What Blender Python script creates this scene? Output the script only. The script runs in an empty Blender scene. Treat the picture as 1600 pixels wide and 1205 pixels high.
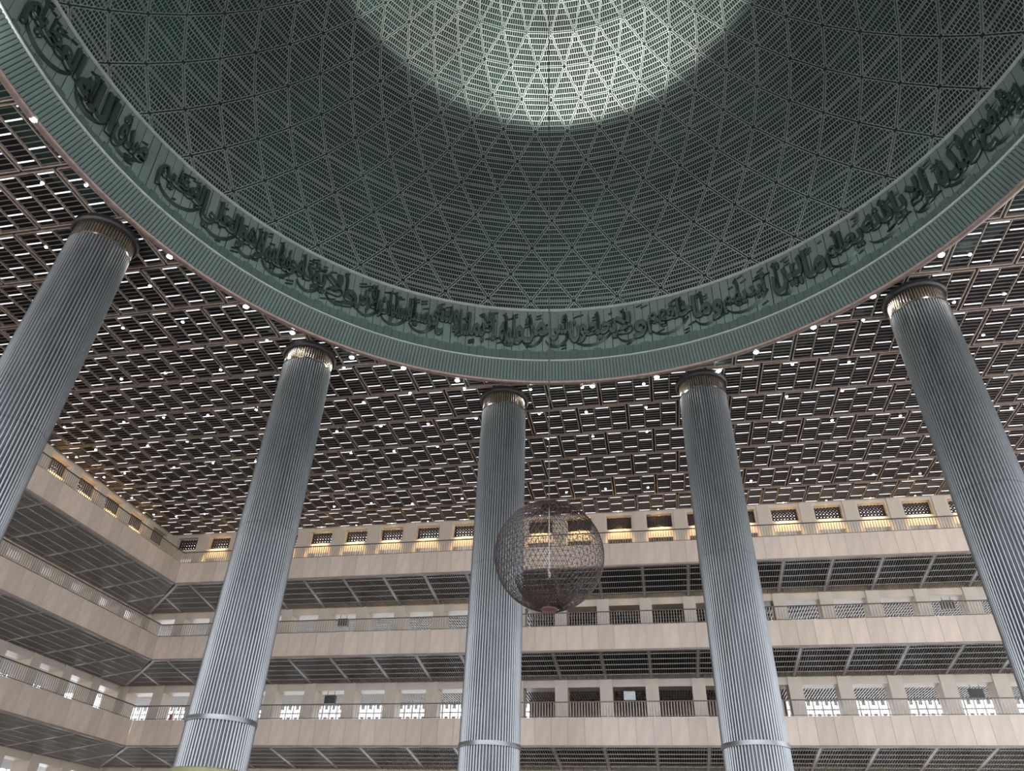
import bpy, bmesh, math, random
from mathutils import Vector, Matrix
random.seed(7)
PI = math.pi
R = math.radians
scene = bpy.context.scene
col = scene.collection

# ------------------------------------------------------------------ camera
CAM_F = 1126.77                      # focal length in pixels of the 1600 px wide frame
PITCH, ROLL, YAW = 0.6176, 0.0359, -0.2038
fwd = Vector((math.sin(YAW)*math.cos(PITCH), math.cos(YAW)*math.cos(PITCH), math.sin(PITCH)))
rgt = Vector((math.cos(YAW), -math.sin(YAW), 0))
upv = rgt.cross(fwd)
R2 = math.cos(ROLL)*rgt + math.sin(ROLL)*upv
U2 = -math.sin(ROLL)*rgt + math.cos(ROLL)*upv
cam_d = bpy.data.cameras.new('camera')
cam_d.sensor_fit = 'HORIZONTAL'; cam_d.sensor_width = 36.0
cam_d.lens = CAM_F/1600*36.0
cam_d.clip_end = 500
cam = bpy.data.objects.new('camera', cam_d); col.objects.link(cam)
cam.matrix_world = Matrix(((R2.x, U2.x, -fwd.x, 0), (R2.y, U2.y, -fwd.y, 0), (R2.z, U2.z, -fwd.z, 0), (0, 0, 0, 1)))
scene.camera = cam

# ------------------------------------------------------------------ world and exposure
w = bpy.data.worlds.new('world'); scene.world = w; w.use_nodes = True
bg = w.node_tree.nodes['Background']
bg.inputs[0].default_value = (.90, .945, 1.0, 1); bg.inputs[1].default_value = 1.0
scene.view_settings.view_transform = 'Standard'
scene.view_settings.look = 'None'
scene.view_settings.gamma = 1.0
scene.view_settings.use_curve_mapping = False
scene.view_settings.exposure = 2.05
scene.cycles.use_denoising = True
scene.cycles.max_bounces = 5
scene.cycles.diffuse_bounces = 3
scene.cycles.use_adaptive_sampling = True
scene.cycles.adaptive_threshold = 0.02
scene.cycles.glossy_bounces = 3
scene.cycles.sample_clamp_indirect = 6.0

# ------------------------------------------------------------------ dimensions (metres, camera at the origin, eye 1.6 m above the floor)
CX, CY = -2.117, 14.933              # dome axis
ZC = 26.95                           # ceiling plane
FLOOR = -1.6
MOD = 3.34                           # structural module
D_WALL = 41.75                       # gallery back wall, from the axis
D_F = {'back': 36.74, 'left': 36.25} # balcony fascias, from the axis
ZB = [20.30, 14.24, 8.20]            # fascia undersides
FH = 1.64
RING_R = 22.5
COL_R, COL_RAD = 24.51, 1.46

# ------------------------------------------------------------------ mesh helpers
class MB:
    def __init__(s): s.v = []; s.f = []
    def quad(s, a, b, c, d):
        n = len(s.v); s.v += [tuple(a), tuple(b), tuple(c), tuple(d)]; s.f.append((n, n+1, n+2, n+3))
    def tri(s, a, b, c):
        n = len(s.v); s.v += [tuple(a), tuple(b), tuple(c)]; s.f.append((n, n+1, n+2))
    def hexa(s, p):                   # 8 points: bottom 0-3, top 4-7
        n = len(s.v); s.v += [tuple(q) for q in p]
        s.f += [(n, n+3, n+2, n+1), (n+4, n+5, n+6, n+7), (n, n+1, n+5, n+4), (n+1, n+2, n+6, n+5), (n+2, n+3, n+7, n+6), (n+3, n, n+4, n+7)]
    def box(s, x0, x1, y0, y1, z0, z1):
        s.hexa([(x0, y0, z0), (x1, y0, z0), (x1, y1, z0), (x0, y1, z0), (x0, y0, z1), (x1, y0, z1), (x1, y1, z1), (x0, y1, z1)])
    def bar(s, a, b, side, dep, tw, td):
        """bar from a to b, width tw along 'side', depth td along 'dep' (three seen faces + back)"""
        a = Vector(a); b = Vector(b); sd = side*(tw/2); dp = dep*td
        s.hexa([a-sd, a+sd, a+sd+dp, a-sd+dp, b-sd, b+sd, b+sd+dp, b-sd+dp])
    def bar3(s, a, b, side, dep, tw, td):
        a = Vector(a); b = Vector(b); sd = side*(tw/2); dp = dep*td
        n = len(s.v)
        s.v += [tuple(q) for q in (a-sd+dp, a-sd, a+sd, a+sd+dp, b-sd+dp, b-sd, b+sd, b+sd+dp)]
        s.f += [(n, n+1, n+5, n+4), (n+1, n+2, n+6, n+5), (n+2, n+3, n+7, n+6)]
    def tube(s, a, b, r, k=3):
        a = Vector(a); b = Vector(b); d = (b-a).normalized()
        t = Vector((0, 0, 1)) if abs(d.z) < .9 else Vector((1, 0, 0))
        u = d.cross(t).normalized(); v = d.cross(u)
        n = len(s.v)
        for p in (a, b):
            for i in range(k):
                an = 2*PI*i/k; s.v.append(tuple(p + u*(r*math.cos(an)) + v*(r*math.sin(an))))
        for i in range(k):
            j = (i+1) % k; s.f.append((n+i, n+j, n+k+j, n+k+i))
    def lathe(s, prof, n=96, a0=0, a1=2*PI, cap=False):
        full = abs(a1-a0-2*PI) < 1e-6; m = n if full else n+1
        base = len(s.v)
        for (r, z) in prof:
            for i in range(m):
                a = a0+(a1-a0)*i/n; s.v.append((r*math.sin(a), r*math.cos(a), z))
        for k in range(len(prof)-1):
            for i in range(n):
                j = (i+1) % m
                s.f.append((base+k*m+i, base+k*m+j, base+(k+1)*m+j, base+(k+1)*m+i))
        if cap:
            s.f.append(tuple(base+i for i in range(m)))
            s.f.append(tuple(base+(len(prof)-1)*m+i for i in range(m))[::-1])
    def mesh(s, name, mat, smooth=False):
        me = bpy.data.meshes.new(name); me.from_pydata(s.v, [], s.f)
        if mat is not None: me.materials.append(mat)
        if smooth: me.polygons.foreach_set('use_smooth', [True]*len(me.polygons))
        me.update(); return me
    def build(s, name, mat, parent=None, smooth=False, **k):
        return obj(name, s.mesh(name, mat, smooth), parent, **k)

def obj(name, data, parent=None, loc=(0, 0, 0), rz=0, label=None, cat=None, group=None, kind=None):
    o = bpy.data.objects.new(name, data); col.objects.link(o)
    o.location = loc; o.rotation_euler = (0, 0, rz)
    if parent is not None: o.parent = parent
    tag(o, label, cat, group, kind); return o
def tag(o, label=None, cat=None, group=None, kind=None):
    if label: o['label'] = label
    if cat: o['category'] = cat
    if group: o['group'] = group
    if kind: o['kind'] = kind
    return o
def empty(name, loc=(0, 0, 0), rz=0, **k):
    return obj(name, None, None, loc, rz, **k)

# ------------------------------------------------------------------ materials
def mat(name, c1, c2=None, rough=.5, metal=0.0, scale=3.0, detail=4.0, obj_var=0.0, bump=0.0, stretch=(1, 1, 1), coat=0.0, spec=.5, emit=0.0, coord='Object', bump_scale=None):
    m = bpy.data.materials.new(name); m.use_nodes = True
    nt = m.node_tree; N = nt.nodes; L = nt.links
    b = N['Principled BSDF']
    b.inputs['Roughness'].default_value = rough; b.inputs['Metallic'].default_value = metal
    b.inputs['Specular IOR Level'].default_value = spec
    c2 = c2 or tuple(x*.75 for x in c1)
    tc = N.new('ShaderNodeTexCoord'); mp = N.new('ShaderNodeMapping'); mp.inputs['Scale'].default_value = stretch
    no = N.new('ShaderNodeTexNoise'); no.inputs['Scale'].default_value = scale; no.inputs['Detail'].default_value = detail
    L.new(tc.outputs[coord], mp.inputs[0]); L.new(mp.outputs[0], no.inputs['Vector'])
    cr = N.new('ShaderNodeValToRGB'); cr.color_ramp.elements[0].position = .3; cr.color_ramp.elements[1].position = .7
    cr.color_ramp.elements[0].color = (*c2, 1); cr.color_ramp.elements[1].color = (*c1, 1)
    L.new(no.outputs['Fac'], cr.inputs[0]); out = cr.outputs[0]
    if obj_var:
        oi = N.new('ShaderNodeObjectInfo'); hs = N.new('ShaderNodeHueSaturation')
        mr = N.new('ShaderNodeMapRange'); mr.inputs[3].default_value = 1-obj_var; mr.inputs[4].default_value = 1+obj_var
        L.new(oi.outputs['Random'], mr.inputs[0]); L.new(mr.outputs[0], hs.inputs['Value']); L.new(out, hs.inputs['Color'])
        out = hs.outputs[0]
    L.new(out, b.inputs['Base Color'])
    if bump:
        bp = N.new('ShaderNodeBump'); bp.inputs['Strength'].default_value = bump; bp.inputs['Distance'].default_value = .02
        if bump_scale:
            n2 = N.new('ShaderNodeTexNoise'); n2.inputs['Scale'].default_value = bump_scale; n2.inputs['Detail'].default_value = 2
            L.new(mp.outputs[0], n2.inputs['Vector']); L.new(n2.outputs['Fac'], bp.inputs['Height'])
        else: L.new(no.outputs['Fac'], bp.inputs['Height'])
        L.new(bp.outputs[0], b.inputs['Normal'])
    if coat: b.inputs['Coat Weight'].default_value = coat; b.inputs['Coat Roughness'].default_value = .15
    if emit:
        b.inputs['Emission Color'].default_value = (*c1, 1); b.inputs['Emission Strength'].default_value = emit
    return m
M = {}
M['marble'] = mat('beige_marble', (.62, .51, .43), (.52, .425, .355), .38, scale=1.6, detail=8, obj_var=.10, stretch=(1.6, 1.6, .5), coat=.12)
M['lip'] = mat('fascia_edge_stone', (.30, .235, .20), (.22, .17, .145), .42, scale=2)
M['wall'] = mat('wall_marble', (.64, .55, .455), (.53, .45, .37), .45, scale=.9, detail=8, stretch=(1, 1, .6))
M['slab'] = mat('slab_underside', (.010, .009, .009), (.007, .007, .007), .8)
M['slat'] = mat('soffit_slat_metal', (.42, .39, .365), (.34, .315, .295), .42, metal=.3, scale=2)
M['slatbar'] = mat('soffit_bar_metal', (.42, .39, .365), (.33, .305, .285), .38, metal=.3, scale=2)
M['rail'] = mat('railing_metal', (.13, .105, .09), (.09, .075, .065), .4, metal=.4)
M['baluster'] = mat('baluster_metal', (.42, .37, .32), (.3, .27, .24), .35, metal=.5)
M['steel'] = mat('brushed_stainless_steel', (.315, .325, .335), (.25, .26, .268), .42, metal=1.0, scale=1.4, detail=4, stretch=(1, 1, .3))
M['steelcap'] = mat('tinted_steel_collar', (.52, .47, .41), (.36, .32, .27), .26, metal=1.0, scale=4, stretch=(1, 1, .3))
M['flange'] = mat('dark_flange_metal', (.03, .027, .026), (.02, .018, .018), .35, metal=.5)
M['olive'] = mat('olive_base_paint', (.32, .31, .17), (.27, .26, .14), .5)
M['cbar'] = mat('ceiling_bronze_bar', (.42, .345, .29), (.33, .265, .225), .4, metal=.35)
M['cslat'] = mat('ceiling_dark_louvre', (.16, .13, .115), (.11, .09, .08), .5, metal=.2)
M['cstrip'] = mat('ceiling_glow_strip', (.93, .92, .95), (.9, .89, .92), .3, scale=6, emit=.20)  # pale strips on the slats, their brightness put in as emission
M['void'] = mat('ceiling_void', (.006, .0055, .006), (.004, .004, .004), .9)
M['lattice'] = mat('dome_lattice_aluminium', (.50, .54, .50), (.37, .41, .375), .40, metal=.55, scale=.35, detail=3)
M['shell'] = mat('dome_shell_paint', (.013, .062, .051), (.003, .009, .008), .7, scale=.16, detail=2)
M['ring'] = mat('ring_green_paint', (.155, .197, .165), (.12, .158, .132), .45, scale=.8, detail=6, obj_var=.10)
M['ringdark'] = mat('ring_dark_green', (.074, .108, .092), (.056, .085, .073), .45, scale=.8, detail=6)  # cove ribs; on the plinth strip, panel shadow put into the colour
M['groove'] = mat('ring_groove_paint', (.03, .055, .05), (.022, .04, .036), .6)
M['trim'] = mat('ring_pale_trim', (.42, .44, .42), (.33, .35, .33), .4)
M['edge'] = mat('ring_bronze_edge', (.27, .20, .17), (.19, .14, .12), .4, metal=.4)
M['letter'] = mat('inscription_bronze', (.05, .078, .067), (.034, .053, .046), .28, metal=.4, scale=2)
M['lamp'] = mat('lamp_glow', (1, .98, .96), (1, .98, .96), emit=25)
M['warmlamp'] = mat('warm_lamp_glow', (1, .80, .45), (1, .80, .45), emit=4)
M['lamprim'] = mat('lamp_rim', (.25, .24, .23), rough=.4, metal=.6)
M['globe'] = mat('dark_bronze_wire', (.05, .032, .028), (.03, .02, .018), .45, metal=.3)
M['globecap'] = mat('red_bronze_cap', (.14, .055, .045), (.1, .04, .034), .4, metal=.3)
M['chain'] = mat('chain_metal', (.03, .028, .027), rough=.55, metal=.1)
M['rod'] = mat('grey_rod', (.42, .41, .40), rough=.4, metal=.4)
M['grille'] = mat('window_grille_dark', (.055, .042, .036), (.035, .028, .025), .5)
M['glass'] = mat('frosted_pane', (.62, .60, .58), (.5, .48, .47), .3)
M['wood'] = mat('brown_panelling', (.23, .15, .09), (.15, .095, .06), .45, scale=2, stretch=(4, 4, .5))
M['facade'] = mat('facade_screen', (.70, .70, .72), (.6, .6, .62), .5)
M['box'] = mat('dark_box', (.07, .065, .065), rough=.5)
M['boxwhite'] = mat('pale_box', (.72, .75, .8), rough=.35)
M['floor'] = mat('hall_floor', (.60, .56, .53), (.50, .46, .44), .5, scale=.3)
M['red'] = mat('red_paint', (.5, .03, .05), rough=.35)
M['screen'] = mat('lamp_housing', (.2, .2, .2), rough=.4)

# ------------------------------------------------------------------ floor
mb = MB(); mb.box(-60, 60, -40, 70, FLOOR-.3, FLOOR)
mb.build('floor', M['floor'], kind='structure')

# ------------------------------------------------------------------ interval helper: cut the dome opening out of an x- or y-running bar
def cut_x(x0, x1, y, rad):
    d = y-CY
    if abs(d) >= rad: return [(x0, x1)]
    h = math.sqrt(rad*rad-d*d); a, b = CX-h, CX+h; out = []
    if x0 < a: out.append((x0, min(x1, a)))
    if x1 > b: out.append((max(x0, b), x1))
    return [(p, q) for p, q in out if q-p > .03]
def cut_y(y0, y1, x, rad):
    d = x-CX
    if abs(d) >= rad: return [(y0, y1)]
    h = math.sqrt(rad*rad-d*d); a, b = CY-h, CY+h; out = []
    if y0 < a: out.append((y0, min(y1, a)))
    if y1 > b: out.append((max(y0, b), y1))
    return [(p, q) for p, q in out if q-p > .03]

# ------------------------------------------------------------------ ceiling of louvred coffers
XL, XR = CX-D_WALL, CX+D_WALL-3
YN = CY+D_WALL
RC = RING_R+.12
n_seg = 128                                     # slab above the louvres with a round hole for the dome
mb = MB()
ringp = [(CX+(RC+.3)*math.sin(2*PI*i/n_seg), CY+(RC+.3)*math.cos(2*PI*i/n_seg)) for i in range(n_seg)]
SX0, SX1, SY0, SY1 = XL-1.4, CX+58, -11.0, YN+1.4
def sq(a):
    s_, c_ = math.sin(a), math.cos(a)
    kx = (SX1-CX)/s_ if s_ > 1e-9 else ((SX0-CX)/s_ if s_ < -1e-9 else 1e9)
    ky = (SY1-CY)/c_ if c_ > 1e-9 else ((SY0-CY)/c_ if c_ < -1e-9 else 1e9)
    k = min(kx, ky); return (CX+k*s_, CY+k*c_)
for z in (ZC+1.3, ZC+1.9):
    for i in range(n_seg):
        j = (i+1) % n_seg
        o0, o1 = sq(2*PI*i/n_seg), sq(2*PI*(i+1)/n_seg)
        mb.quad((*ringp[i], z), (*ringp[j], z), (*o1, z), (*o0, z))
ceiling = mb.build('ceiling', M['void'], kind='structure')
BX0, BY0, BP = -2.20, 17.03, 3.337
def coffer(x0, y0, par, x1lim, clip):
    """three bars cells wide; returns frame, louvre and strip builders"""
    fr, lo, st = MB(), MB(), MB()
    g = .07; x1 = x0+MOD; y1 = y0+BP
    rad = RC if clip else 0.0
    H, T = .16, .05
    xa, xb = max(x0+g, XL+.05), min(x1-g, x1lim)
    ya, yb = y0+g, min(y1-g, YN-.03)
    if xb-xa < .2 or yb-ya < .2: return None
    for y in (ya, yb-T):
        for p, q in cut_x(xa, xb, y+T/2, rad): fr.box(p, q, y, y+T, ZC, ZC+H)
    for x in [xa, xb-T]+[x0+g+(MOD-2*g)*k/3-T/2 for k in (1, 2)]:
        if xa-1e-6 <= x <= xb-T+1e-6:
            t = T if x in (xa, xb-T) else .04
            for p, q in cut_y(ya, yb, x+t/2, rad): fr.box(x, x+t, p, q, ZC+.003, ZC+H)
    cw = (MOD-2*g)/3
    ns = 11; dy = (y1-y0-2*g)/ns
    for k in range(3):
        cx0 = max(x0+g+cw*k+.03, xa); cx1 = min(x0+g+cw*(k+1)-.03, xb)
        if cx1-cx0 < .1: continue
        wh = (0, 4, 9) if (k+par) % 2 == 0 else (2, 7)
        for s in range(ns):
            y = y0+g+dy*(s+.5)
            if y > yb-.02: continue
            for p, q in cut_x(cx0, cx1, y, rad):
                lo.box(p, q, y-.011, y+.011, ZC+.02, ZC+.09)
                if s in wh:
                    a, b = p+.09, q-.06
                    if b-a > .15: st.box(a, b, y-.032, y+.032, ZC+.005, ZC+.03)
    return fr, lo, st
cache = {}
ROWS = range(-3, 13)
for r in ROWS:
    y0 = BY0+BP*r
    off = 0 if r % 2 == 0 else MOD/2
    for i in range(-14, 12):
        x0 = BX0+off+MOD*i
        if x0+MOD < XL or x0 > XR or y0 > YN: continue
        if (x0 < XL) or (x0+MOD > XR) or (y0+BP > YN): clip_edge = True
        else: clip_edge = False
        # farthest / nearest corner to the axis
        cs = [math.hypot(x-CX, y-CY) for x in (x0, x0+MOD) for y in (y0, y0+BP)]
        nx = min(max(CX, x0), x0+MOD); ny = min(max(CY, y0), y0+BP)
        if max(cs) < RC: continue
        ring_cut = math.hypot(nx-CX, ny-CY) < RC
        par = i % 2
        if ring_cut or clip_edge:
            res = coffer(x0, y0, par, XR, ring_cut)
            if not res: continue
            ms = [b.mesh(n, m) if b.v else None for b, n, m in zip(res, ('coffer_frame', 'louvres', 'glow_strips'), (M['cbar'], M['cslat'], M['cstrip']))]
            loc = (0, 0, 0)
        else:
            if par not in cache:
                sx, sy = x0, y0
                res = coffer(x0, y0, par, XR, False)
                for b in res: b.v = [(p[0]-sx, p[1]-sy, p[2]) for p in b.v]
                cache[par] = [b.mesh(n, m) for b, n, m in zip(res, ('coffer_frame', 'louvres', 'glow_strips'), (M['cbar'], M['cslat'], M['cstrip']))]
            ms = cache[par]; loc = (x0, y0, 0)
        if ms[0] is None: continue
        f = obj('coffer_frame', ms[0], ceiling, loc)
        if ms[1]: obj('louvres', ms[1], f, kind='stuff')
        if ms[2]: obj('glow_strips', ms[2], f, kind='stuff')

# ------------------------------------------------------------------ dome
DZ, DR = 33.81, 23.30
NAZ, DEL, E0 = 48, 5.8, 54.3
dome = empty('dome', (CX, CY, FLOOR), label='huge dark green latticed dome of triangular metal panels overhead', cat='dome')
mb = MB()
prof = [((DR+1.0)*math.cos(R(e)), DZ-FLOOR+(DR+1.0)*math.sin(R(e))) for e in [-8]+list(range(0, 90, 5))]+[(0.01, DZ-FLOOR+DR+1.0)]
mb.lathe(prof, 96)
mb.build('shell', M['shell'], dome, smooth=True)
def dpt(e, a): return Vector((DR*math.cos(R(e))*math.sin(a), DR*math.cos(R(e))*math.cos(a), DR*math.sin(R(e))))
DA = 2*PI/NAZ
def lattice_panel(A, B, C):
    """flat triangular grille: A-B is the level edge, C the apex"""
    mb = MB()
    e1 = (B-A).normalized(); mid = (A+B)/2; e2 = C-mid; e2 = (e2-e1*e2.dot(e1)); h = e2.length; e2.normalize()
    n = e1.cross(e2).normalized()
    if n.dot(mid) < 0: n = -n                # outwards
    wb = (B-A).length/2; cxo = (C-mid).dot(e1)
    P = lambda x, y: mid+e1*x+e2*y
    ins = .035
    # frame bars
    G = (A+B+C)/3
    k = 1-(ins+.03)/(h/3)
    a, b, c = G+(A-G)*k, G+(B-G)*k, G+(C-G)*k
    for p, q in ((a, b), (b, c), (c, a)):
        d = (q-p).normalized(); sd = d.cross(n).normalized()
        mb.bar3(p, q, sd, n, .030, .08)
    nh = 6; hs = h/nh
    for i in range(1, nh):
        y = i*hs; x0 = -wb+(cxo+wb)*y/h; x1 = wb+(cxo-wb)*y/h
        if x1-x0 > .12: mb.bar3(P(x0+.05, y), P(x1-.05, y), e2, n, .036, .06)
    pv = .168
    nv = int(2*wb/pv)+1
    for i in range(nh):
        ya, yb = i*hs, (i+1)*hs
        for j in range(-nv, nv+1):
            x = (j+(.5 if i % 2 else 0))*pv
            # highest y inside the triangle at x
            if x < cxo: top = (x+wb)/(cxo+wb)*h if cxo+wb > 1e-6 else 0
            else: top = (wb-x)/(wb-cxo)*h if wb-cxo > 1e-6 else 0
            y1 = min(yb, top-.05)
            if y1-ya > .06: mb.bar3(P(x, ya), P(x, y1), e1, n, .018, .045)
    return mb
def project(p):
    d = p.dot(fwd)
    if d < .5: return None
    return (800+CAM_F*p.dot(R2)/d, 602.5-CAM_F*p.dot(U2)/d)
rows = [E0-DEL*k for k in range(10, -6, -1)]
panels = []
for ri in range(len(rows)-1):
    ea, eb = rows[ri], rows[ri+1]
    st = 0.0 if (ri % 2 == 1) else .5           # nodes of the row with E0-9*DEL fall on whole steps or half steps
    lo_off = DA*(0 if (ri % 2 == 0) else .5); hi_off = DA*(.5 if (ri % 2 == 0) else 0)
    if ri == 0: hi_off = DA*.5; lo_off = 0
    up = lattice_panel(dpt(ea, lo_off), dpt(ea, lo_off+DA), dpt(eb, lo_off+DA/2))
    dn = lattice_panel(dpt(eb, lo_off-DA/2), dpt(eb, lo_off+DA/2), dpt(ea, lo_off))
    if ri == 0:
        pass
    for mbp, cen in ((up, (dpt(ea, lo_off)+dpt(ea, lo_off+DA)+dpt(eb, lo_off+DA/2))/3), (dn, (dpt(eb, lo_off-DA/2)+dpt(eb, lo_off+DA/2)+dpt(ea, lo_off))/3)):
        area = None
        me = mbp.mesh('lattice_panel', M['lattice'])
        for j in range(NAZ):
            rot = Matrix.Rotation(-j*DA, 4, 'Z')
            c = rot @ cen + Vector((CX, CY, DZ))
            q = project(c)
            size = -1
            if q and -10 < q[0] < 1610 and -10 < q[1] < 560:
                d = c.length; nn = (rot @ cen).normalized()
                size = abs(nn.dot(c/d))/(d*d)*((eb-ea)*math.cos(R((ea+eb)/2)))
            panels.append((size, j, me, mbp))
panels.sort(key=lambda t: -t[0])
rest = MB()
for n_, (size, j, me, mbp) in enumerate(panels):
    if n_ < 300 and size > 0:
        obj('lattice_panel', me, dome, (0, 0, DZ-FLOOR), -j*DA)
    else:
        ca, sa = math.cos(-j*DA), math.sin(-j*DA)
        base = len(rest.v)
        rest.v += [(p[0]*ca-p[1]*sa, p[0]*sa+p[1]*ca, p[2]+DZ-FLOOR) for p in mbp.v]
        rest.f += [tuple(i+base for i in fc) for fc in mbp.f]
rest.build('lattice', M['lattice'], dome, kind='stuff')
# crown cap above the last lattice row
mb = MB()
et = rows[-1]
mb.lathe([(DR*math.cos(R(e)), DZ-FLOOR+DR*math.sin(R(e))) for e in (et, (et+90)/2)]+[(.05, DZ-FLOOR+DR)], 48)
mb.build('crown_cap', M['lattice'], dome)

# ------------------------------------------------------------------ ring under the dome: ribbed cove, ledge, inscription band
ring = empty('dome_ring', (CX, CY, ZC), label='green ring below the dome with ribbed cove and raised Arabic inscription', cat='ring')
mb = MB(); mb.lathe([(22.72, -.02), (22.5, -.08), (22.36, .0), (22.40, .12)], 192)
mb.build('bronze_edge', M['edge'], ring, smooth=True)
r0, za, r1, zb = 22.42, .06, 21.64, 1.12
mb = MB(); mb.lathe([(r0+.06, za), (r1+.06, zb)], 192)
mb.build('cove_backing', M['groove'], ring, smooth=True)
mb = MB(); NR = 672
for i in range(NR):
    a0 = 2*PI*(i+.0)/NR; a1 = 2*PI*(i+.70)/NR
    def pp(r, z, a): return (r*math.sin(a), r*math.cos(a), z)
    mb.quad(pp(r0, za, a0), pp(r0, za, a1), pp(r1, zb, a1), pp(r1, zb, a0))
    mb.quad(pp(r0, za, a0), pp(r1, zb, a0), pp(r1+.06, zb, a0), pp(r0+.06, za, a0))
    mb.quad(pp(r0, za, a1), pp(r0+.06, za, a1), pp(r1+.06, zb, a1), pp(r1, zb, a1))
mb.build('cove_ribs', M['ringdark'], ring, kind='stuff')
mb = MB(); mb.lathe([(21.70, 1.10), (21.58, 1.10), (21.58, 1.17), (22.95, 1.19)], 192)
mb.build('ledge', M['trim'], ring, smooth=False)
# plain strip above the ledge and inscription panels
NP = 276
def panel_mesh(ra, z0, rb, z1, gap, name, th=.05):
    mb = MB(); a = PI/NP*(1-gap)
    P = lambda r, s, z: (r*math.sin(s*a), r*math.cos(s*a), z)
    mb.hexa([P(ra, -1, z0), P(ra, 1, z0), P(ra+th, 1, z0), P(ra+th, -1, z0), P(rb, -1, z1), P(rb, 1, z1), P(rb+th, 1, z1), P(rb+th, -1, z1)])
    return mb.mesh(name, M['ring'])
mp_ = panel_mesh(22.72, 2.72, 23.18, 6.62, .07, 'inscription_panel')
for i in range(NP):
    a = 2*PI*(i+.5)/NP
    obj('inscription_panel', mp_, ring, (random.uniform(-.012, .012), 0, 0), -a)
mb = MB()
for i in range(NP):
    a = 2*PI*i/NP; hh = 2.62+(.12 if i % 3 == 0 else 0)+random.uniform(-.03, .03)
    b0, b1 = a-PI/NP*.97, a+PI/NP*.97
    P = lambda r, z, s: (r*math.sin(s), r*math.cos(s), z)
    rr = 22.58
    mb.hexa([P(rr, 1.15, b0), P(rr, 1.15, b1), P(rr+.2, 1.15, b1), P(rr+.2, 1.15, b0), P(rr, hh, b0), P(rr, hh, b1), P(rr+.2, hh, b1), P(rr+.2, hh, b0)])
mb.build('plinth_strip', M['ringdark'], ring, kind='stuff')  # dark tone and stepped top stand in for the panels' shadow
mb = MB(); mb.lathe([(22.86, 1.2), (22.88, 2.7), (23.34, 6.7)], 192)
mb.build('band_backing', M['groove'], ring, smooth=True)
mb = MB(); mb.lathe([(23.16, 6.60), (23.06, 6.62), (23.10, 6.80), (23.5, 6.86), (24.2, 6.9)], 192)
mb.build('top_trim', M['trim'], ring, smooth=False)
mb = MB(); mb.lathe([(22.9, .5), (24.6, .5), (24.6, 9.0)], 96)
mb.build('outer_drum', M['shell'], ring, smooth=True)

# ---- raised Arabic lettering (presentation forms from the built-in font)
FORMS = {'ا': (0xFE8D, 0xFE8E), 'أ': (0xFE83, 0xFE84), 'إ': (0xFE87, 0xFE88), 'ؤ': (0xFE85, 0xFE86), 'د': (0xFEA9, 0xFEAA), 'ذ': (0xFEAB, 0xFEAC), 'ر': (0xFEAD, 0xFEAE), 'و': (0xFEED, 0xFEEE), 'ء': (0xFE80,)}
for ch, b in {'ب': 0xFE8F, 'ت': 0xFE95, 'ح': 0xFEA1, 'خ': 0xFEA5, 'س': 0xFEB1, 'ش': 0xFEB5, 'ص': 0xFEB9, 'ض': 0xFEBD, 'ط': 0xFEC1, 'ظ': 0xFEC5, 'ع': 0xFEC9, 'ف': 0xFED1, 'ق': 0xFED5, 'ك': 0xFED9, 'ل': 0xFEDD, 'م': 0xFEE1, 'ن': 0xFEE5, 'ه': 0xFEE9, 'ي': 0xFEF1}.items():
    FORMS[ch] = (b, b+1, b+2, b+3)
LIG = {'ا': (0xFEFB, 0xFEFC), 'أ': (0xFEF7, 0xFEF8), 'إ': (0xFEF9, 0xFEFA)}
def shape(word):
    out = []; prev = False; i = 0
    while i < len(word):
        c = word[i]
        if c == 'ل' and i+1 < len(word) and word[i+1] in LIG:
            out.append(chr(LIG[word[i+1]][1 if prev else 0])); prev = False; i += 2; continue
        f = FORMS[c]; nxt = i+1 < len(word) and word[i+1] != 'ء'
        if len(f) == 4:
            k = (3 if prev else 2) if nxt else (1 if prev else 0); prev = nxt
        elif len(f) == 2: k = 1 if prev else 0; prev = False
        else: k = 0; prev = False
        out.append(chr(f[k])); i += 1
    return ''.join(reversed(out))
def band(s, a, off):
    """point on the inscription band: s metres up the panel, azimuth a, off metres inwards"""
    r = 22.72+(23.18-22.72)*s/3.9-off
    return (r*math.sin(a), r*math.cos(a), 2.72+s)
WORDS = [('ذا', 79, 75), ('الذي', 75, 68), ('يشفع', 68, 61.5), ('عنده', 61.5, 55), ('إلا', 55, 50.5), ('بإذنه', 50.5, 43.5), ('يعلم', 43.5, 37.5), ('ما', 37.5, 34), ('بين', 34, 29), ('أيديهم', 29, 21), ('وما', 21, 16), ('خلفهم', 16, 8.5), ('ولا', 8.5, 3), ('يحيطون', 3.4, -4.6), ('بشيء', -4.2, -9), ('من', -8.6, -13), ('علمه', -12.6, -16.6), ('إلا', -16.4, -19.4), ('بما', -19, -22), ('شاء', -21.6, -24.2), ('وسع', -23.6, -27.6), ('كرسيه', -26.8, -32.4), ('السموات', -31.6, -37.2), ('والأرض', -36.6, -41.4), ('ولا', -41, -46.6), ('يؤده', -46.4, -51.4), ('حفظهما', -51.2, -57.4), ('وهو', -57, -61.4), ('العلي', -61, -67.6), ('العظيم', -67, -75), ('صدق', -77, -82.5), ('الله', -82.5, -89), ('العظيم', -89, -98)]
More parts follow.
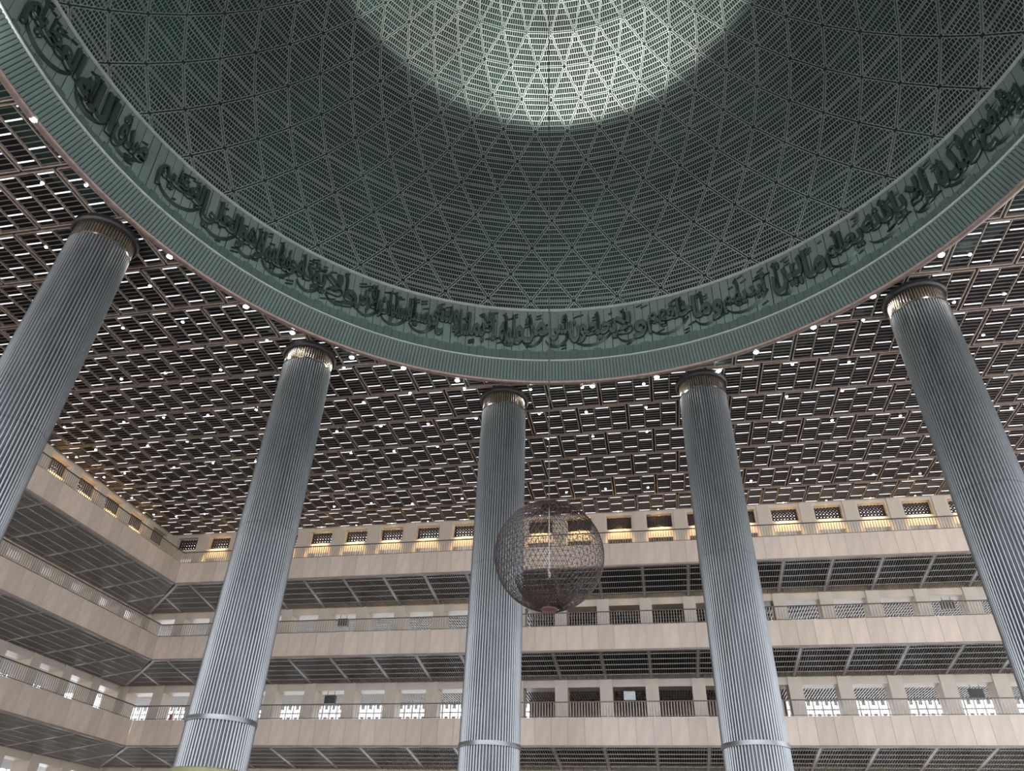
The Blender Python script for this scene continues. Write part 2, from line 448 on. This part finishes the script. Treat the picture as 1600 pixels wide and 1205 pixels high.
def ribbon(mb, pts, wd, off=.10):
    """chisel-edged stroke on the band through (s, azimuth degrees) points, wd = list of widths"""
    P = [(s, R(a)*23.0) for s, a in pts]
    L_, C_, R_ = [], [], []
    for i, (s, x) in enumerate(P):
        s0, x0 = P[max(i-1, 0)]; s1, x1 = P[min(i+1, len(P)-1)]
        dx, ds = x1-x0, s1-s0; ln = math.hypot(dx, ds) or 1
        nx, ns = -ds/ln, dx/ln; h = wd[i]/2
        L_.append(band(s+ns*h, (x+nx*h)/23.0, .02)); R_.append(band(s-ns*h, (x-nx*h)/23.0, .02)); C_.append(band(s, x/23.0, off+.05))
    for i in range(len(P)-1):
        mb.quad(L_[i], L_[i+1], C_[i+1], C_[i]); mb.quad(C_[i], C_[i+1], R_[i+1], R_[i])
def smooth_pts(pts, n=5):
    out = []
    for i in range(len(pts)-1):
        p0 = pts[max(i-1, 0)]; p1 = pts[i]; p2 = pts[i+1]; p3 = pts[min(i+2, len(pts)-1)]
        for k in range(n):
            t = k/n
            out.append(tuple(.5*((2*p1[j])+(-p0[j]+p2[j])*t+(2*p0[j]-5*p1[j]+4*p2[j]-p3[j])*t*t+(-p0[j]+3*p1[j]-3*p2[j]+p3[j])*t**3) for j in (0, 1)))
    out.append(pts[-1]); return out
word_rng = random.Random(3)
for wi, (wd, a_r, a_l) in enumerate(WORDS):
    cu = bpy.data.curves.new('word', 'FONT'); cu.body = shape(wd); cu.resolution_u = 3
    cu.extrude = .04; cu.bevel_depth = .026; cu.bevel_resolution = 0; cu.offset = .019
    to = bpy.data.objects.new('word', cu); col.objects.link(to)
    dg = bpy.context.evaluated_depsgraph_get()
    me = bpy.data.meshes.new_from_object(to.evaluated_get(dg))
    bpy.data.objects.remove(to); bpy.data.curves.remove(cu)
    xs = [v.co.x for v in me.vertices]; ys = [v.co.y for v in me.vertices]
    x0, x1, y0, y1 = min(xs), max(xs), min(ys), max(ys)
    aL, aR = R(a_l), R(a_r)                       # the left end of the word has the smaller azimuth
    s_lo, s_hi = (.42+.22*(wi % 2), 3.15+.15*(wi % 3))
    for v in me.vertices:
        t = (v.co.x-x0)/(x1-x0); s = s_lo+(s_hi-s_lo)*(v.co.y-y0)/(y1-y0)
        v.co = band(s, aL+(aR-aL)*t, .10+v.co.z*1.6)
    me.materials.clear(); me.materials.append(M['letter'])
    wo = obj('inscription_word', me, ring)
    # vowel strokes and upright finials of the script around the word
    mb = MB(); wdeg = abs(a_r-a_l)
    for k in range(max(3, int(wdeg*.8))):
        a = a_l+wdeg*word_rng.uniform(.08, .92); s = word_rng.choice([word_rng.uniform(2.9, 3.5), word_rng.uniform(2.4, 3.3), word_rng.uniform(.25, .7)])
        ln = word_rng.uniform(.5, 1.1)
        ribbon(mb, [(s, a), (s+.22*ln, a+1.1*ln)], [.07, .15])
        if word_rng.random() < .4: ribbon(mb, [(s-.28, a), (s-.28+.22*ln, a+1.1*ln)], [.07, .15])
    if wdeg > 4:                                  # sweeping bowl under the word
        b = word_rng.uniform(.2, .5)
        pts = [(1.5, a_l+wdeg*.9), (.75+b*.2, a_l+wdeg*.72), (.35+b*.2, a_l+wdeg*.45), (.5+b*.2, a_l+wdeg*.2), (.95, a_l+wdeg*.08)]
        sp = smooth_pts(pts); n_ = len(sp)
        ribbon(mb, sp, [.08+.20*math.sin(PI*min(1, .15+i/n_)) for i in range(n_)], .14)
        a = a_l+wdeg*word_rng.uniform(.15, .85)
        ribbon(mb, [(1.2, a+.25), (2.0, a+.1), (3.1, a), (3.35, a-.25), (3.5, a+.05)], [.12, .2, .26, .34, .05], .14)
    mb.build('vowel_marks', M['letter'], wo, kind='stuff')

# ------------------------------------------------------------------ fluted steel columns
def fluted(r_lo, r_hi, z0, z1, nfl=60, seg=6):
    mb = MB(); prof = []
    for i in range(nfl):
        for k in range(seg+1):
            t = k/seg; a = 2*PI*(i+.13+.74*t)/nfl
            prof.append((a, .060*math.sin(PI*t)**.8 if 0 < t < 1 else 0.0))
        prof.append((2*PI*(i+1.0)/nfl, -.12))
    n = len(prof)
    for z, r in ((z0, r_lo), (z1, r_hi)):
        for a, d in prof: mb.v.append(((r+d-.05)*math.sin(a), (r+d-.05)*math.cos(a), z))
    for i in range(n):
        j = (i+1) % n; mb.f.append((j, i, n+i, n+j))
    return mb
def rad_at(z): return 1.52-(z-5)/21*.09
col_meshes = {}
z_seg = [(4.05, 5.93), (6.13, 15.2), (15.215, 25.72)]
CM = [fluted(rad_at(a), rad_at(b), a-FLOOR, b-FLOOR).mesh('shaft', M['steel'], True) for a, b in z_seg]
capm = fluted(rad_at(25)-.02, rad_at(26.5)-.02, 25.78-FLOOR, 26.62-FLOOR).mesh('collar', M['steelcap'], True)
mb = MB(); mb.lathe([(1.42, 5.93-FLOOR), (1.56, 5.93-FLOOR), (1.57, 6.0-FLOOR), (1.56, 6.13-FLOOR), (1.42, 6.13-FLOOR)], 96); bandm = mb.mesh('band', M['steel'])
mb = MB(); mb.lathe([(1.36, 25.70-FLOOR), (1.445, 25.70-FLOOR), (1.445, 25.80-FLOOR), (1.36, 25.80-FLOOR)], 96); seamm = mb.mesh('seam_ring', M['steelcap'])
mb = MB(); mb.lathe([(1.30, 26.60-FLOOR), (1.52, 26.60-FLOOR), (1.60, 26.70-FLOOR), (1.60, 26.90-FLOOR), (1.3, 26.92-FLOOR)], 96); flm = mb.mesh('flange', M['flange'], False)
mb = MB(); mb.lathe([(.2, 4.10-FLOOR), (1.66, 4.08-FLOOR), (1.74, 4.0-FLOOR), (1.74, 0.0)], 96); bsm = mb.mesh('base', M['olive'], True)
CL = {-2: 'fluted steel column at far left, its shaft cut off by the picture edge', -1: 'fluted steel column in front of the corner where left and back balconies meet',
      0: 'fluted steel column directly behind the hanging wire globe', 1: 'fluted steel column right of the hanging wire globe',
      2: 'fluted steel column at far right, leaning out over the picture edge'}
for k in range(-2, 3):
    a = R(-15+30*k)
    c = empty('column', (CX+COL_R*math.sin(a), CY+COL_R*math.cos(a), FLOOR), R(word_rng.uniform(0, 360)), label=CL[k], cat='column', group='columns around the dome')
    for m_ in CM: obj('shaft', m_, c)
    obj('collar', capm, c); obj('band', bandm, c); obj('seam_ring', seamm, c); obj('flange', flm, c); obj('base', bsm, c)

# ------------------------------------------------------------------ galleries: walls, balconies, railings
SIDE = {'back': dict(rz=0.0, ks=range(-13, 12), far=38.0, other='left'), 'left': dict(rz=PI/2, ks=range(-3, 13), far=-10.0, other='back')}
OPEN_W = 2.40
HEADS = [(21.7, 24.55), (15.5, 19.0), (9.4, 12.94), (3.3, 6.88)]
def make_wall(side):
    S = SIDE[side]
    root = empty('wall_'+side, (CX, CY, FLOOR), S['rz'], kind='structure')
    D0, D1 = D_WALL, D_WALL+1.36
    Z = lambda z: z-FLOOR
    # piers
    mb = MB(); hw = (MOD-OPEN_W)/2
    mb.box(-hw, hw, D0, D1, 0, Z(ZC+1.9)); pier = mb.mesh('pier', M['wall'])
    # spandrel between piers: everything that is not an opening
    mb = MB(); o = OPEN_W/2
    rec = D0+.10
    def sp(z0, z1, x0=-o, x1=o, d0=rec, d1=D1): mb.box(x0, x1, d0, d1, Z(z0), Z(z1))
    sp(26.66, ZC+1.9); sp(24.55, 25.40); sp(19.0, 21.7); sp(12.94, 15.5); sp(6.88, 9.4); sp(FLOOR, 3.3)
    for x0, x1 in ((-o, -1.03), (1.03, o)): sp(25.40, 26.66, x0, x1)
    for x0, x1 in ((-o, -.98), (.98, o)): sp(21.7, 24.55, x0, x1)
    mb.hexa([(-1.03, rec, Z(25.40)), (1.03, rec, Z(25.40)), (1.03, rec+.6, Z(25.40)), (-1.03, rec+.6, Z(25.40)), (-1.03, rec, Z(25.42)), (1.03, rec, Z(25.42)), (1.03, rec+.5, Z(25.66)), (-1.03, rec+.5, Z(25.66))])
    spm = mb.mesh('spandrel', M['wall'])
    # pierced window grille: interlaced bars over pale panes
    g = MB(); x0, x1, z0, z1 = -1.03, 1.03, Z(25.66), Z(26.62); d = rec+.42
    g.box(x0, x1, d, d+.05, z0, z0+.05); g.box(x0, x1, d, d+.05, z1-.05, z1); g.box(x0, x0+.05, d, d+.05, z0, z1); g.box(x1-.05, x1, d, d+.05, z0, z1)
    st = .26
    Yv = Vector((0, 1, 0))
    kk = -12
    while kk < 14:
        for sg in (1, -1):
            # line z = z0 + sg*(x - kk*st)
            pts = []
            xa, xb = (kk*st, kk*st+(z1-z0)) if sg > 0 else (kk*st-(z1-z0), kk*st)
            za_, zb_ = (z0, z1) if sg > 0 else (z1, z0)
            if xb <= x0 or xa >= x1: continue
            def zz(x): return za_+(zb_-za_)*(x-xa)/(xb-xa)
            pa, pb = max(xa, x0), min(xb, x1)
            dv = Vector((pb-pa, 0, zz(pb)-zz(pa))).normalized()
            g.bar((pa, d, zz(pa)), (pb, d, zz(pb)), dv.cross(Yv), Yv, .115, .04)
        kk += 1
    gx = x0+st/2
    i = 0
    while gx < x1:
        g.box(gx-.018, gx+.018, d+.005, d+.03, z0, z1); gx += st
    for zz_ in (z0+.24, z0+.48, z0+.72): g.box(x0, x1, d+.005, d+.03, zz_-.018, zz_+.018)
    gm = g.mesh('window_grille', M['grille'])
    # outer corridor: floors, slatted soffits, screen facade
    sl = MB(); W2 = MOD/2
    zs = [h[1]+.02 for h in HEADS[1:]]
    for h in zs:
        for i in range(16):
            x = -W2+MOD*(i+.5)/16; sl.box(x-.035, x+.035, D1, D1+4.3, Z(h), Z(h)+.07)
        for i in range(6): y = D1+.3+.8*i; sl.box(-W2, W2, y-.02, y+.02, Z(h)-.004, Z(h)+.12)
    slm = sl.mesh('corridor_louvres', M['slatbar'])
    fa = MB()
    DF = D1+4.4
    for i in range(5): x = -W2+MOD*i/5; fa.box(x-.05, x+.05, DF, DF+.12, 0, Z(ZC))
    for i in range(30): z = .5+i*.9; fa.box(-W2, W2, DF+.01, DF+.11, z-.05, z+.05)
    for i in range(5):
        for j in range(30):
            x = -W2+MOD*(i+.5)/5; z = .5+j*.9+.45; fa.box(x-.13, x+.13, DF+.03, DF+.09, z-.16, z+.16)
    fam = fa.mesh('facade_screen', M['facade'])
    fc = MB(); fc.box(-W2, W2, DF-.1, DF, 0, Z(ZC)); fc.box(-W2, W2, D1, DF, Z(ZC)+.1, Z(ZC)+.3); fcm = fc.mesh('corridor_panelling', M['wood'])
    lim = D_WALL
    for k in S['ks']:
        u = k*MOD
        obj('spandrel', spm, root, (u, 0, 0))
        obj('pier', pier, root, (u+MOD/2, 0, 0))
        obj('window_grille', gm, root, (u, 0, 0))
        obj('corridor_louvres', slm, root, (u, 0, 0), kind='stuff')
        if side == 'back' and -2 <= k <= 3: obj('corridor_panelling', fcm, root, (u, 0, 0))
        else: obj('facade_screen', fam, root, (u, 0, 0), kind='stuff')
    mb = MB()
    a, b = min(S['ks'])*MOD-MOD/2, max(S['ks'])*MOD+MOD/2
    for h in HEADS:
        mb.box(a, b, D1, D1+4.4, Z(h[1]+.35), Z(h[1]+.75))
    mb.build('corridor_slabs', M['wall'], root)
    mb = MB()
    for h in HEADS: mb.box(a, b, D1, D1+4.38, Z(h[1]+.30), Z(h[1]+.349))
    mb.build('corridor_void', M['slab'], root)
    return root
walls = {s: make_wall(s) for s in SIDE}

LEVEL = ['topmost', 'middle', 'lowest']
PW = MOD/3
panel_mesh_f = MB(); panel_mesh_f.box(.006, PW-.006, 0, .06, 0, FH-.02)
panel_mesh_f = panel_mesh_f.mesh('marble_panel', M['marble'])
SL = -.148
def gallery(side, li):
    S = SIDE[side]; df = D_F[side]; do = D_F[S['other']]; zb = ZB[li]
    root = empty('gallery', (CX, CY, zb), S['rz'], label='%s balcony of beige marble along the %s wall' % (LEVEL[li], 'back' if side == 'back' else 'left'), cat='balcony', group='balcony tiers')
    sgn = -1 if side == 'back' else 1            # corner lies at u = sgn*do
    uc = sgn*do
    ufar = S['far']
    # slab and parapet core
    mb = MB()
    lo, hi = (uc, ufar) if uc < ufar else (ufar, uc)
    mb.box(lo, hi, df+.06, df+.30, .02, FH)
    core = mb.build('parapet_core', M['wall'], root)
    mb = MB()
    lo2, hi2 = (lo-5.5, hi) if side == 'back' else (lo, hi+5.5)
    if side == 'back': mb.hexa([(lo, df+.3, .32), (hi, df+.3, .32), (hi, D_WALL, .32+SL*(D_WALL-df)), (-D_WALL, D_WALL, .32+SL*(D_WALL-df)), (lo, df+.3, .9), (hi, df+.3, .9), (hi, D_WALL, .9), (-D_WALL, D_WALL, .9)])
    else: mb.hexa([(lo, df+.3, .32), (hi, df+.3, .32), (D_WALL, D_WALL, .32+SL*(D_WALL-df)), (lo, D_WALL, .32+SL*(D_WALL-df)), (lo, df+.3, .9), (hi, df+.3, .9), (D_WALL, D_WALL, .9), (lo, D_WALL, .9)])
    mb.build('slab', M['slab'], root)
    # marble cladding
    n = int((hi-lo)/PW)
    for i in range(n+1):
        u = (lo+i*PW) if side == 'back' else (hi-(i+1)*PW)
        obj('marble_panel', panel_mesh_f, root, (u, df-random.uniform(0, .012), .02))
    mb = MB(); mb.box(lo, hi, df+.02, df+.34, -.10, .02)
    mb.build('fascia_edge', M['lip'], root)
    mb = MB(); mb.box(lo, hi, df-.02, df+.32, FH-.0, FH+.05)
    mb.build('coping', M['marble'], root)
    # slatted soffit panels, one per bay, sloping down to the wall
    ds, de = df+.34, D_WALL-.02
    zf = lambda d: -.06+SL*(d-df)
    def dstart(u):                                # where the soffit begins behind the corner hip
        e = (u*sgn-do)
        return ds if e <= 0 else min(de, df+e*(D_WALL-df)/(D_WALL-do)+.08)
    def bay(u0, u1):
        pan, bars = MB(), MB()
        ns = 20
        for i in range(ns):
            u = u0+.1+(u1-u0-.2)*(i+.5)/ns; a = dstart(u)
            if de-a < .1: continue
            pan.hexa([(u-.011, a, zf(a)), (u+.011, a, zf(a)), (u+.011, de, zf(de)), (u-.011, de, zf(de)), (u-.011, a, zf(a)+.07), (u+.011, a, zf(a)+.07), (u+.011, de, zf(de)+.07), (u-.011, de, zf(de)+.07)])
        for i in range(6):
            d = ds+.35+.86*i
            if d > de-.05: continue
            a, b = u0+.1, u1-.1
            e = do+(d-df)*(D_WALL-do)/(D_WALL-df)-.06
            if sgn < 0: a = max(a, -e)
            else: b = min(b, e)
            if b-a > .1: bars.box(a, b, d-.02, d+.02, zf(d)-.012, zf(d)+.05)
        return pan, bars
    shared = None
    for k in S['ks']:
        u0, u1 = k*MOD-MOD/2, k*MOD+MOD/2
        if (side == 'back' and u0 > ufar) or (side == 'left' and u1 < ufar): continue
        corner = (u1*sgn > do) or (u0*sgn > do)
        if corner:
            pan, bars = bay(u0, u1)
            if not pan.v: continue
            p = pan.build('soffit_louvres', M['slat'], root, kind='stuff')
            if bars.v: bars.build('soffit_bars', M['slatbar'], p)
        else:
            if shared is None:
                pan, bars = bay(u0, u1)
                for b_ in (pan, bars): b_.v = [(x-u0, y, z) for x, y, z in b_.v]
                shared = (pan.mesh('soffit_louvres', M['slat']), bars.mesh('soffit_bars', M['slatbar']))
            p = obj('soffit_louvres', shared[0], root, (u0, 0, 0), kind='stuff'); obj('soffit_bars', shared[1], p)
        a = dstart(u1)
        if de-a > .2:
            mb = MB(); mb.hexa([(u1-.1, a, zf(a)-.0), (u1+.1, a, zf(a)), (u1+.1, de, zf(de)), (u1-.1, de, zf(de)), (u1-.1, a, zf(a)+.16), (u1+.1, a, zf(a)+.16), (u1+.1, de, zf(de)+.16), (u1-.1, de, zf(de)+.16)])
            mb.build('soffit_beam', M['slat'], root)
    if side == 'back':                           # hip bar over the corner
        mb = MB(); A = Vector((uc, df+.3, zf(df)-.03)); B = Vector((-D_WALL+.12, D_WALL-.12, zf(D_WALL)-.03))
        d = (B-A).normalized(); mb.bar(A, B, d.cross(Vector((0, 0, 1))).normalized(), Vector((0, 0, 1)), .20, .2)
        mb.build('corner_hip', M['slatbar'], root)
    # railing: its own thing on top of the coping
    rl = empty('balcony_railing', (CX, CY, zb+FH+.05), S['rz'], label='thin baluster railing on the %s %s balcony' % (LEVEL[li], side), cat='railing', group='balcony railings')
    dd = df+.12
    hi_r, lo_r = (hi, lo+.1) if side == 'back' else (hi-.1+.22, lo)
    lo_r = lo_r-.22 if side == 'back' else lo_r
    mb = MB(); mb.box(lo_r, hi_r, dd-.03, dd+.03, .95, 1.02); mb.build('top_rail', M['rail'], rl)
    mb = MB(); mb.box(lo_r, hi_r, dd-.015, dd+.015, .06, .10); mb.build('bottom_rail', M['rail'], rl)
    mb = MB(); n = int((hi_r-lo_r)/.19)
    for i in range(n):
        u = lo_r+.1+i*.19
        mb.box(u-.02, u+.02, dd-.02, dd+.02, 0 if i % 8 == 0 else .08, .96)
    mb.build('balusters', M['baluster'], rl, kind='stuff')
for s in SIDE:
    for li in range(3): gallery(s, li)

# ------------------------------------------------------------------ lamps
mb = MB(); mb.lathe([(.085, .0), (.11, -.03), (.125, -.02), (.125, .14)], 20); rim_m = mb.mesh('rim', M['lamprim'], True)
mb = MB(); mb.lathe([(.10, -.015), (.08, -.05), (.001, -.06)], 20); glow_m = mb.mesh('lens', M['lamp'], True)
SPOTS = [(-29.45,21.43),(-25.73,24.96),(-29.50,28.04),(-25.61,28.07),(-21.25,27.39),(-19.60,29.96),(-21.43,30.41),(-23.37,23.08),(-29.56,32.58),(-32.85,32.76),(-25.78,32.78),(-25.67,37.43),(-29.42,37.63),(-32.73,37.45),(-36.00,37.63),(-40.84,37.62),(-32.87,40.78),(-17.81,33.70),(-21.16,40.90),(-16.94,32.77),(-14.08,34.29),(-11.05,36.08),(-10.79,36.97),(-14.47,36.99),(-17.93,37.61),(-17.77,40.69),(-14.34,40.85),(-10.84,40.62),(-17.92,44.15),(-14.52,43.97),(-21.27,44.03),(-6.55,37.72),(-6.42,40.63),(-6.28,43.94),(-3.22,37.97),(-2.56,37.94),(-3.27,40.85),(-3.11,44.07),(0.68,38.11),(1.50,37.52),(0.73,40.83),(0.69,43.91),(5.27,37.38),(7.37,35.82),(10.35,33.94),(13.08,31.74),(12.94,33.66),(15.74,29.05),(17.11,29.22),(19.76,32.55),(17.40,32.85),(19.84,36.03),(9.62,37.33),(12.91,37.59),(13.06,40.65),(9.69,40.81),(13.01,44.14),(9.63,43.94),(17.32,44.19),(24.06,44.21),(17.33,52.44),(20.68,52.71),(-24.63,14.59),(-26.68,17.70),(-24.69,18.15),(-29.44,40.95),(-36.26,40.94),(-40.65,40.93),(-42.95,41.77),(-36.14,44.30),(-32.63,44.05),(-29.13,44.23),(-40.74,44.67),(-42.87,45.06),(-42.93,52.11),(-38.20,52.53),(-41.08,52.70),(-42.88,48.79),(-26.04,52.56),(-22.60,52.33),(-19.16,52.89),(-14.72,52.45),(-6.01,52.42),(-2.85,52.20),(0.49,52.40),(8.38,52.28),(11.84,52.57)]
NEAR = [(-21.25,27.39),(-19.60,29.96),(-16.94,32.77),(-14.08,34.29),(-11.05,36.08),(-2.56,37.94),(1.50,37.52),(5.27,37.38),(7.37,35.82),(10.35,33.94),(13.08,31.74),(15.74,29.05),(-23.37,23.08),(-24.63,14.59)]
for x, y in SPOTS:
    near = (x, y) in NEAR
    big = 1.5 if near else .78
    t = empty('ceiling_downlight', (x, y, ZC-.02), label='large bright round downlight at the ceiling edge beside the dome ring' if near else 'small white round downlight set among the ceiling louvres', cat='ceiling light', group='downlights along the dome ring' if near else 'downlights among the louvres')
    for n_, me in (('rim', rim_m), ('lens', glow_m)):
        o = obj(n_, me, t); o.scale = (big, big, 1)
# warm wall washers above each grille on the top tier
mb = MB(); mb.lathe([(.05, .1), (.07, .0), (.07, .12)], 12); wr_m = mb.mesh('housing', M['lamprim'], True)
mb = MB(); mb.lathe([(.06, 0.01), (.04, -.015), (.001, -.02)], 12); wg_m = mb.mesh('lens', M['warmlamp'], True)
wl = bpy.data.lights.new('washer_light', 'SPOT'); wl.energy = 460; wl.color = (1, .68, .29); wl.spot_size = R(72); wl.spot_blend = .7; wl.shadow_soft_size = .06
for side in SIDE:
    for k in SIDE[side]['ks']:
        u = k*MOD
        if side == 'back' and not (-40 < u < 36): continue
        if side == 'left' and not (0 < u < 40): continue
        d = D_WALL-.22
        p = Vector((CX+u, CY+d, ZC-.04)) if side == 'back' else Vector((CX-d, CY+u, ZC-.04))
        t = empty('wall_washer', p, SIDE[side]['rz'], label='small warm spotlight above a top-tier window grille, %s wall' % side, cat='spotlight', group='warm spotlights along the %s wall' % side)
        obj('housing', wr_m, t); obj('lens', wg_m, t)
        lo_ = bpy.data.objects.new('washer_light', wl); col.objects.link(lo_); lo_.parent = t; lo_.location = (0, 0, -.05); lo_.rotation_euler = (0, 0, 0)

# added unseen floodlights on the ring ledge, to brighten the dome crown
mb = MB(); mb.box(-.25, .25, -.12, .12, 0, .35); mb.box(-.3, .3, -.05, .05, -.12, 0); fb_m = mb.mesh('lamp_body', M['screen'])
for az_, axis, half, who in ((175, (-.06, .61, .79), 26.9, 'left'), (200, (.15, .61, .78), 25.7, 'right')):
    an = R(az_); p = Vector((CX+21.9*math.sin(an), CY+21.9*math.cos(an), ZC+1.35))
    t = empty('floodlight', p, 0, label='added unseen floodlight on the ring ledge behind the viewer, %s of two' % who, cat='floodlight', group='added floodlights on the ring ledge')
    obj('lamp_body', fb_m, t)
    fl = bpy.data.lights.new('added_flood_light', 'SPOT'); fl.energy = 8000; fl.color = (.98, 1, .93); fl.spot_size = R(2*half); fl.spot_blend = .10; fl.shadow_soft_size = .12
    lo_ = bpy.data.objects.new('added_flood_light', fl); col.objects.link(lo_); lo_.parent = t
    lo_.location = (0, 0, .45); lo_.rotation_mode = 'QUATERNION'
    lo_.rotation_quaternion = (-Vector(axis)).to_track_quat('Z', 'Y')

t = empty('edge_floodlight', (-24.45, 10.6, ZC-.5), 0, label='small floodlight fixed under the dome ring at the far left edge', cat='floodlight')
obj('lamp_body', fb_m, t)
pl = bpy.data.lights.new('edge_light', 'POINT'); pl.energy = 30; pl.shadow_soft_size = .15
lo_ = bpy.data.objects.new('edge_light', pl); col.objects.link(lo_); lo_.parent = t; lo_.location = (.6, 0, .25)

# ------------------------------------------------------------------ hanging wire globe
GZ, GR = 6.15, 1.20
g = empty('globe_chandelier', (CX, CY, GZ), label='dark bronze wire globe chandelier hanging on a long chain', cat='chandelier')
mb = MB(); NL, NA = 34, 58
def gp(i, j):
    th = PI*i/NL; a = 2*PI*(j+(.5 if i % 2 else 0))/NA
    return Vector((GR*math.sin(th)*math.cos(a), GR*math.sin(th)*math.sin(a), GR*math.cos(th)))
for i in range(2, NL-1):
    for j in range(NA):
        a = gp(i, j); mb.tube(a, gp(i, j+1), .0044)
        if i < NL-2:
            if i % 2: mb.tube(a, gp(i+1, j), .0050); mb.tube(a, gp(i+1, j+1), .0050)
            else: mb.tube(a, gp(i+1, j), .0050); mb.tube(a, gp(i+1, j-1), .0050)
mb.build('wire_cage', M['globe'], g, kind='stuff')
mb = MB(); NL2, NA2 = 10, 40                     # inner basket in the lower half
def ip(i, j):
    th = PI/2+.52+(PI/2-.54)*i/NL2; a = 2*PI*(j+(.5 if i % 2 else 0))/NA2; r = GR*.70
    return Vector((r*math.sin(th)*math.cos(a), r*math.sin(th)*math.sin(a), GR*.98*math.cos(th)))
for i in range(NL2):
    for j in range(NA2):
        a = ip(i, j); mb.tube(a, ip(i, j+1), .007)
        mb.tube(a, ip(i+1, j), .008); mb.tube(a, ip(i+1, j+(1 if i % 2 else -1)), .008)
mb.build('inner_basket', M['globe'], g, kind='stuff')
mb = MB(); mb.lathe([(.001, -GR-.03), (.16, -GR-.015), (.18, -GR+.03), (.10, -GR+.06)], 24); mb.build('bottom_cap', M['globecap'], g, smooth=True)
mb = MB(); mb.lathe([(.012, GR+.1), (.012, -.32)], 10); mb.build('rod', M['rod'], g, smooth=True)
mb = MB(); mb.lathe([(.001, -.55), (.035, -.55), (.035, -.22), (.012, -.2)], 12); mb.build('lamp_tube', M['rod'], g, smooth=True)
mb = MB(); mb.lathe([(.02, GR+.12), (.12, GR+.02), (.2, GR-.04)], 20); mb.build('top_cap', M['globe'], g, smooth=True)
mb = MB()
z = GR+.1; i = 0
top = 57.0-GZ
while z < top:
    L_ = .22
    mb.tube((0, 0, z), (0, 0, z+L_*.8), .014 if i % 2 else .020, 5); z += L_; i += 1
mb.tube((0, 0, GR+.1), (0, 0, top), .009, 4)
mb.build('chain', M['chain'], g)

# ------------------------------------------------------------------ boxes hanging in the openings, and small things
mb = MB(); mb.box(-.42, .42, -.18, .18, -.30, .30)
bm_ = mb.mesh('casing', M['box']); bw_ = None
mb = MB(); mb.box(-.42, .42, -.18, .18, -.30, .30); bw_ = mb.mesh('casing', M['boxwhite'])
mb = MB()
for i in range(5): z = -.22+i*.11; mb.box(-.38, .38, -.21, -.18, z-.025, z+.025)
fl_m = mb.mesh('louvre', M['box'])
mb = MB(); mb.box(-.3, -.27, -.02, .02, .3, .62); mb.box(.27, .3, -.02, .02, .3, .62); hg_m = mb.mesh('hanger', M['rail'])
for k, z, nm in ((-7, 18.36, 'middle'), (7, 18.36, 'middle'), (-7, 12.32, 'lowest'), (7, 12.25, 'lowest'), (0, 12.34, 'lowest'), (-7, 23.9, 'topmost'), (7, 23.9, 'topmost')):
    white = k == 0
    t = empty('air_unit', (CX+k*MOD, CY+D_WALL+.35, z), label=('pale' if white else 'dark louvred')+' box hung in a window opening of the %s tier, %s' % (nm, {-7: 'left of the globe', 7: 'right side', 0: 'centre below the globe'}[k]), cat='air unit', group='boxes hung in the window openings')
    obj('casing', bw_ if white else bm_, t); obj('hanger', hg_m, t)
    if not white: obj('louvre', fl_m, t)
mb = MB(); mb.lathe([(.001, 0), (.11, 0), (.11, .42), (.05, .5), (.03, .58), (.001, .58)], 14)
t = mb.build('fire_extinguisher', M['red'], None, True, loc=(-35.7, CY+D_F['back']+.55, ZB[2]+FH+.02), label='small red cylinder behind the lowest balcony railing at the corner', cat='extinguisher')
